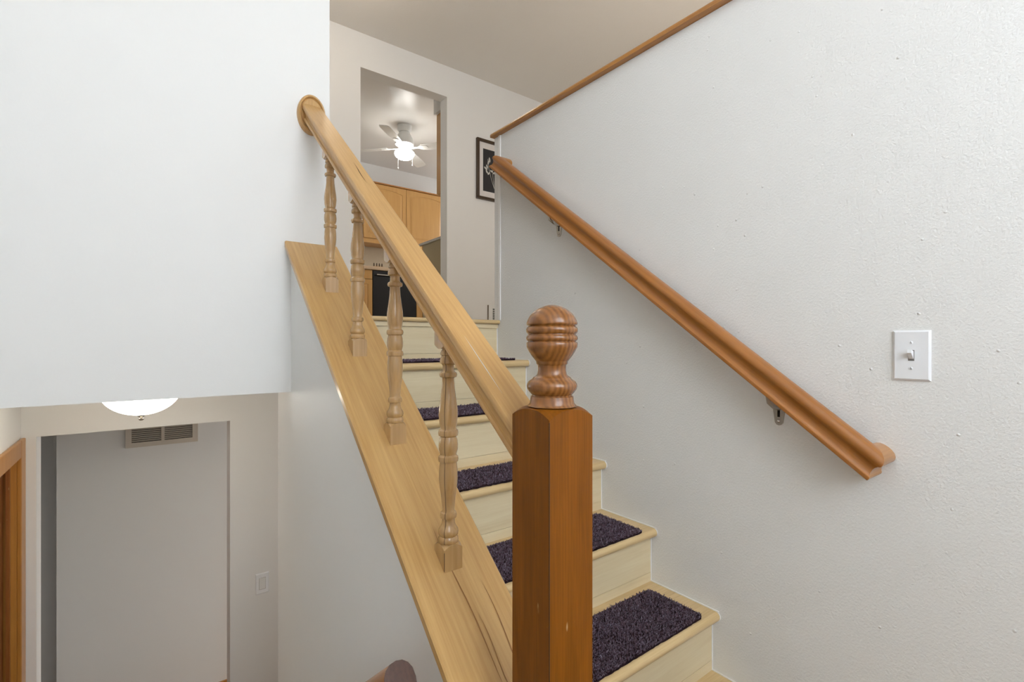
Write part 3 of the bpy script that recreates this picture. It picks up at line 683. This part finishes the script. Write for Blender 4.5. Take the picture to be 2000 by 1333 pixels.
for lx, lz, ln, wd, an in ((0.105, 0.305, 0.045, 0.020, 2.6), (0.120, 0.325, 0.040, 0.018, 1.9), (0.135, 0.365, 0.045, 0.018, 1.3), (0.150, 0.395, 0.05, 0.018, 1.7), (0.118, 0.275, 0.04, 0.018, 2.2), (0.140, 0.262, 0.035, 0.016, 0.9),
                           (0.178, 0.322, 0.04, 0.02, 2.3), (0.200, 0.315, 0.04, 0.02, 0.8), (0.172, 0.290, 0.035, 0.018, 2.8), (0.203, 0.278, 0.035, 0.018, 0.4), (0.192, 0.345, 0.04, 0.018, 1.5),
                           (0.225, 0.105, 0.03, 0.015, 0.7), (0.262, 0.34, 0.04, 0.02, 2.0), (0.288, 0.35, 0.04, 0.02, 1.0), (0.275, 0.38, 0.045, 0.02, 1.6)):
    leaf(ox+lx, oz+lz, ln, wd, an)
obj('flower_drawing', fl, M_flower, pr_)

# ------------------------------------------------------------------ low wall register by the landing
RX0, RX1 = 2.655, 3.05
t = thing('wall_register', 'low white register with dark slots beside the half wall end', 'vent', ((RX0+RX1)/2, YU, UP))
obj('frame', boxes((RX0, RX1, YU-0.016, YU-0.0005, UP, UP+0.255)), M_wall, t)
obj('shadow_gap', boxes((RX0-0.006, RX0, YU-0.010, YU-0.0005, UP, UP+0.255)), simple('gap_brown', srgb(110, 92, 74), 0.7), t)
sm_ = None
for i in range(11):
    z_ = UP+0.03+i*0.0185
    if sm_ is None:
        q = boxes((-0.018, 0.018, -0.0012, 0.0012, -0.005, 0.005)); sm_ = bpy.data.meshes.new('slot'); q.to_mesh(sm_); q.free()
    for j in range(6): obj('slot', sm_, M_black, t, (RX0+0.062+j*0.055, YU-0.0165, z_))

# ------------------------------------------------------------------ kitchen
# ceiling fan
FX, FY = 2.416, 5.272
t = thing('ceiling_fan', 'white four-bladed ceiling fan with a lit glass globe in the kitchen', 'ceiling fan', (FX, FY, CEIL))
b = BM(); lathe(b, [(0.0, CEIL-0.075), (0.062, CEIL-0.074), (0.078, CEIL-0.055), (0.080, CEIL-0.02), (0.084, CEIL-0.001)], 32); obj('canopy', b, M_fan, t, (FX, FY, 0), smooth=45)
b = BM(); lathe(b, [(0.03, 3.505), (0.085, 3.507), (0.105, 3.520), (0.107, 3.545), (0.098, 3.585), (0.078, 3.625), (0.062, 3.655), (0.05, 3.668)], 32); obj('motor_housing', b, M_fan, t, (FX, FY, 0), smooth=45)
b = BM(); lathe(b, [(0.052, 3.458), (0.056, 3.470), (0.050, 3.490), (0.046, 3.506)], 28); obj('light_fitter', b, M_fan, t, (FX, FY, 0), smooth=45)
b = BM(); lathe(b, [(0, 3.350), (0.04, 3.3535), (0.075, 3.365), (0.100, 3.385), (0.113, 3.408), (0.112, 3.428), (0.098, 3.445), (0.074, 3.455), (0.052, 3.4578)], 36); obj('glass_globe', b, M_glass_fan, t, (FX, FY, 0), smooth=60)
bl = BM()
n_ = 14; top = []; bot = []
outl = [(0.20, -0.050), (0.30, -0.060), (0.45, -0.066), (0.57, -0.064), (0.595, -0.050), (0.600, 0.0), (0.595, 0.050), (0.57, 0.064), (0.45, 0.066), (0.30, 0.060), (0.20, 0.050)]
prism(bl, outl, -0.003, 0.003, 'z'); bmesh.ops.recalc_face_normals(bl, faces=bl.faces[:])
blme = bpy.data.meshes.new('blade'); bl.to_mesh(blme); bl.free()
ir = BM(); prism(ir, [(0.07, -0.018), (0.16, -0.012), (0.20, -0.036), (0.27, -0.030), (0.285, 0), (0.27, 0.030), (0.20, 0.036), (0.16, 0.012), (0.07, 0.018)], -0.008, -0.0032, 'z')
bmesh.ops.recalc_face_normals(ir, faces=ir.faces[:]); irme = bpy.data.meshes.new('blade_iron'); ir.to_mesh(irme); ir.free()
for k in range(4):
    mw = Matrix.Translation((FX, FY, 3.485)) @ Matrix.Rotation(math.radians(44.5+90*k), 4, 'Z') @ Matrix.Rotation(math.radians(-11), 4, 'X')
    o = obj('blade', blme, M_fan, t, mw=mw); obj('blade_iron', irme, M_fan, o, mw=mw)
for (dx, dy, zl) in ((-0.070, 0.02, 3.240), (0.078, -0.045, 3.285)):
    b = BM(); tube(b, [(0, 0, 3.46), (0, 0, zl+0.012)], 0.0022, 6); ch = obj('pull_chain', b, M_white, t, (FX+dx, FY+dy, 0))
    b = BM(); lathe(b, [(0, zl-0.012), (0.007, zl-0.008), (0.008, zl), (0.004, zl+0.010), (0, zl+0.014)], 12); obj('chain_knob', b, M_white, ch, (FX+dx, FY+dy, 0), smooth=60)

def arch_outline(x0, x1, z0, z1, rise, n=12):
    P = [(x0, z0), (x1, z0)]
    for i in range(n+1):
        u = 1-2*i/n; P.append((x0+(x1-x0)*(u+1)/2, z1 + rise*(1-u*u)))
    return P
def arched_door(parent, x0, x1, z0, z1, y, mat, rise=0.035, name='door'):
    """frame and panel door facing -y, its front at y"""
    d = obj(name, boxes((x0, x1, y, y+0.012, z0, z1)), mat, parent)
    s = 0.055
    inner = arch_outline(x0+s, x1-s, z0+s, z1-s-rise, rise)
    n = len(inner)-3
    outer = [(x0, z0), (x1, z0)] + [(x1+(x0-x1)*i/n, z1) for i in range(n+1)]
    f = BM()
    A = [f.verts.new((a, y-0.007, b_)) for a, b_ in outer]; B = [f.verts.new((a, y-0.007, b_)) for a, b_ in inner]
    A2 = [f.verts.new((a, y, b_)) for a, b_ in outer]; B2 = [f.verts.new((a, y, b_)) for a, b_ in inner]
    for i in range(len(A)):
        j = (i+1) % len(A)
        f.faces.new((A[i], A[j], B[j], B[i])); f.faces.new((A2[i], A[i], A[j], A2[j]) if True else ()); f.faces.new((B[i], B[j], B2[j], B2[i]))
    obj('door_frame', f, mat, d)
    g = 0.007
    p1 = arch_outline(x0+s+g, x1-s-g, z0+s+g, z1-s-rise-g, rise); g = 0.03
    p2 = arch_outline(x0+s+g, x1-s-g, z0+s+g, z1-s-rise-g, rise)
    q = BM(); loft(q, [[(a, y-0.0005, b_) for a, b_ in p1], [(a, y-0.0015, b_) for a, b_ in p1], [(a, y-0.007, b_) for a, b_ in p2]]); obj('raised_panel', q, mat, d)
    return d
# upper cabinet on the back wall
t = thing('wall_cabinet', 'maple two-door wall cabinet with arched panels on the kitchen back wall', 'cabinet', (2.95, YKB, 2.571))
obj('body', boxes((2.334, 3.565, 6.392, YKB-0.001, 2.571, 3.380)), M_cab, t)
arched_door(t, 2.338, 2.946, 2.633, 3.374, 6.378, M_cab)
arched_door(t, 2.953, 3.561, 2.633, 3.374, 6.378, M_cab)
obj('top_moulding', boxes((2.325, 3.575, 6.355, YKB-0.001, 3.3805, 3.396)), M_cap, t)
# wall cabinet by the doorway, hanging under a soffit
struct('trim_2', boxes((2.387, 3.0, YU+0.121, 4.50, 3.575, CEIL-0.0005)), M_wall, 'grey soffit box inside the kitchen doorway')
t = thing('wall_cabinet', 'narrow maple wall cabinet edge just inside the kitchen doorway', 'cabinet', (2.6, 4.3, 2.74))
obj('body', boxes((2.432, 2.75, YU+0.122, 4.49, 2.745, 3.574)), M_cab, t)
obj('door', boxes((2.414, 2.431, YU+0.128, 4.486, 2.75, 3.57)), M_cab, t)
# worktop, base cabinets, dishwasher
b = BM(); prism(b, [(6.03, 2.163), (6.03, 2.188), (6.034, 2.196), (6.042, 2.200), (YKB-0.001, 2.200), (YKB-0.001, 2.155), (6.038, 2.155), (6.032, 2.158)], 1.5, 3.9, 'x')
o = obj('worktop', b, M_counter); tag(o, 'long beige kitchen worktop above the dishwasher', 'worktop')
obj('backsplash', boxes((1.5, 3.9, YKB-0.012, YKB-0.0005, 2.2002, 2.57)), M_splash, o)
def base_cab(x0, x1, label):
    t = thing('base_cabinet', label, 'cabinet', ((x0+x1)/2, 6.4, UP))
    obj('body', boxes((x0, x1, 6.078, YKB-0.002, UP+0.10, 2.1545)), M_cab, t)
    obj('toe_kick', boxes((x0, x1, 6.14, 6.16, UP, UP+0.0999)), M_black, t)
    dr_ = BM(); box(dr_, x0+0.004, x1-0.004, 6.058, 6.077, 2.036, 2.150, 0.004); obj('drawer', dr_, M_cab, t)
    arched_door(t, x0+0.004, x1-0.004, UP+0.108, 2.028, 6.066, M_cab, 0.0)
base_cab(1.88, 2.338, 'maple base cabinet left of the black dishwasher')
base_cab(2.952, 3.41, 'maple base cabinet right of the black dishwasher')
t = thing('dishwasher', 'black built-in dishwasher with a pale bar handle', 'dishwasher', (2.645, 6.4, UP))
obj('body', boxes((2.341, 2.949, 6.082, YKB-0.002, UP+0.001, 2.154)), M_black, t)
b = BM(); box(b, 2.342, 2.948, 6.055, 6.081, UP+0.11, 2.150, 0.004); obj('door', b, M_dw, t)
b = BM(); tube(b, [(2.376, 6.012, 2.094), (2.914, 6.012, 2.094)], 0.0085, 12); hh_ = obj('handle', b, M_chrome, t, smooth=60)
for x_ in (2.41, 2.88):
    b = BM(); tube(b, [(x_, 6.012, 2.094), (x_, 6.056, 2.094)], 0.006, 10); obj('handle_post', b, M_chrome, hh_)
# little jar rack
t = thing('jar_rack', 'small tan rack of dark little jars on the kitchen worktop', 'rack', (2.56, 6.40, 2.2))
rb_ = BM(); box(rb_, 2.475, 2.615, 6.37, 6.43, 2.228, 2.258, 0.003)
for lx in (2.485, 2.53, 2.565, 2.605): box(rb_, lx-0.006, lx+0.006, 6.38, 6.42, 2.2003, 2.228)
obj('stand', rb_, simple('tan_wood', srgb(190, 148, 86), 0.5), t)
jm = BM(); lathe(jm, [(0.0, 0), (0.009, 0.001), (0.0095, 0.03), (0.007, 0.036), (0.007, 0.046), (0.0, 0.047)], 14)
bmesh.ops.recalc_face_normals(jm, faces=jm.faces[:]); jme = bpy.data.meshes.new('jar'); jm.to_mesh(jme); jm.free()
for i, x_ in enumerate((2.49, 2.528, 2.565, 2.602)): obj('jar', jme, simple('brown_jar', srgb(84, 62, 40), 0.35), t, (x_, 6.40, 2.2582))
# low partition by the doorway
pt = struct('wall_kitchen_partition', boxes((2.53, 2.65, YU+0.121, 5.03, UP, 2.326)), M_olive, 'taupe low partition in the kitchen')
obj('partition_cap', boxes((2.512, 2.668, YU+0.121, 5.09, 2.3262, 2.352)), simple('grey_cap', srgb(196, 190, 180), 0.4), pt)
obj('partition_post', boxes((2.528, 2.652, 5.03, 5.045, UP, 2.326)), M_cab, pt)
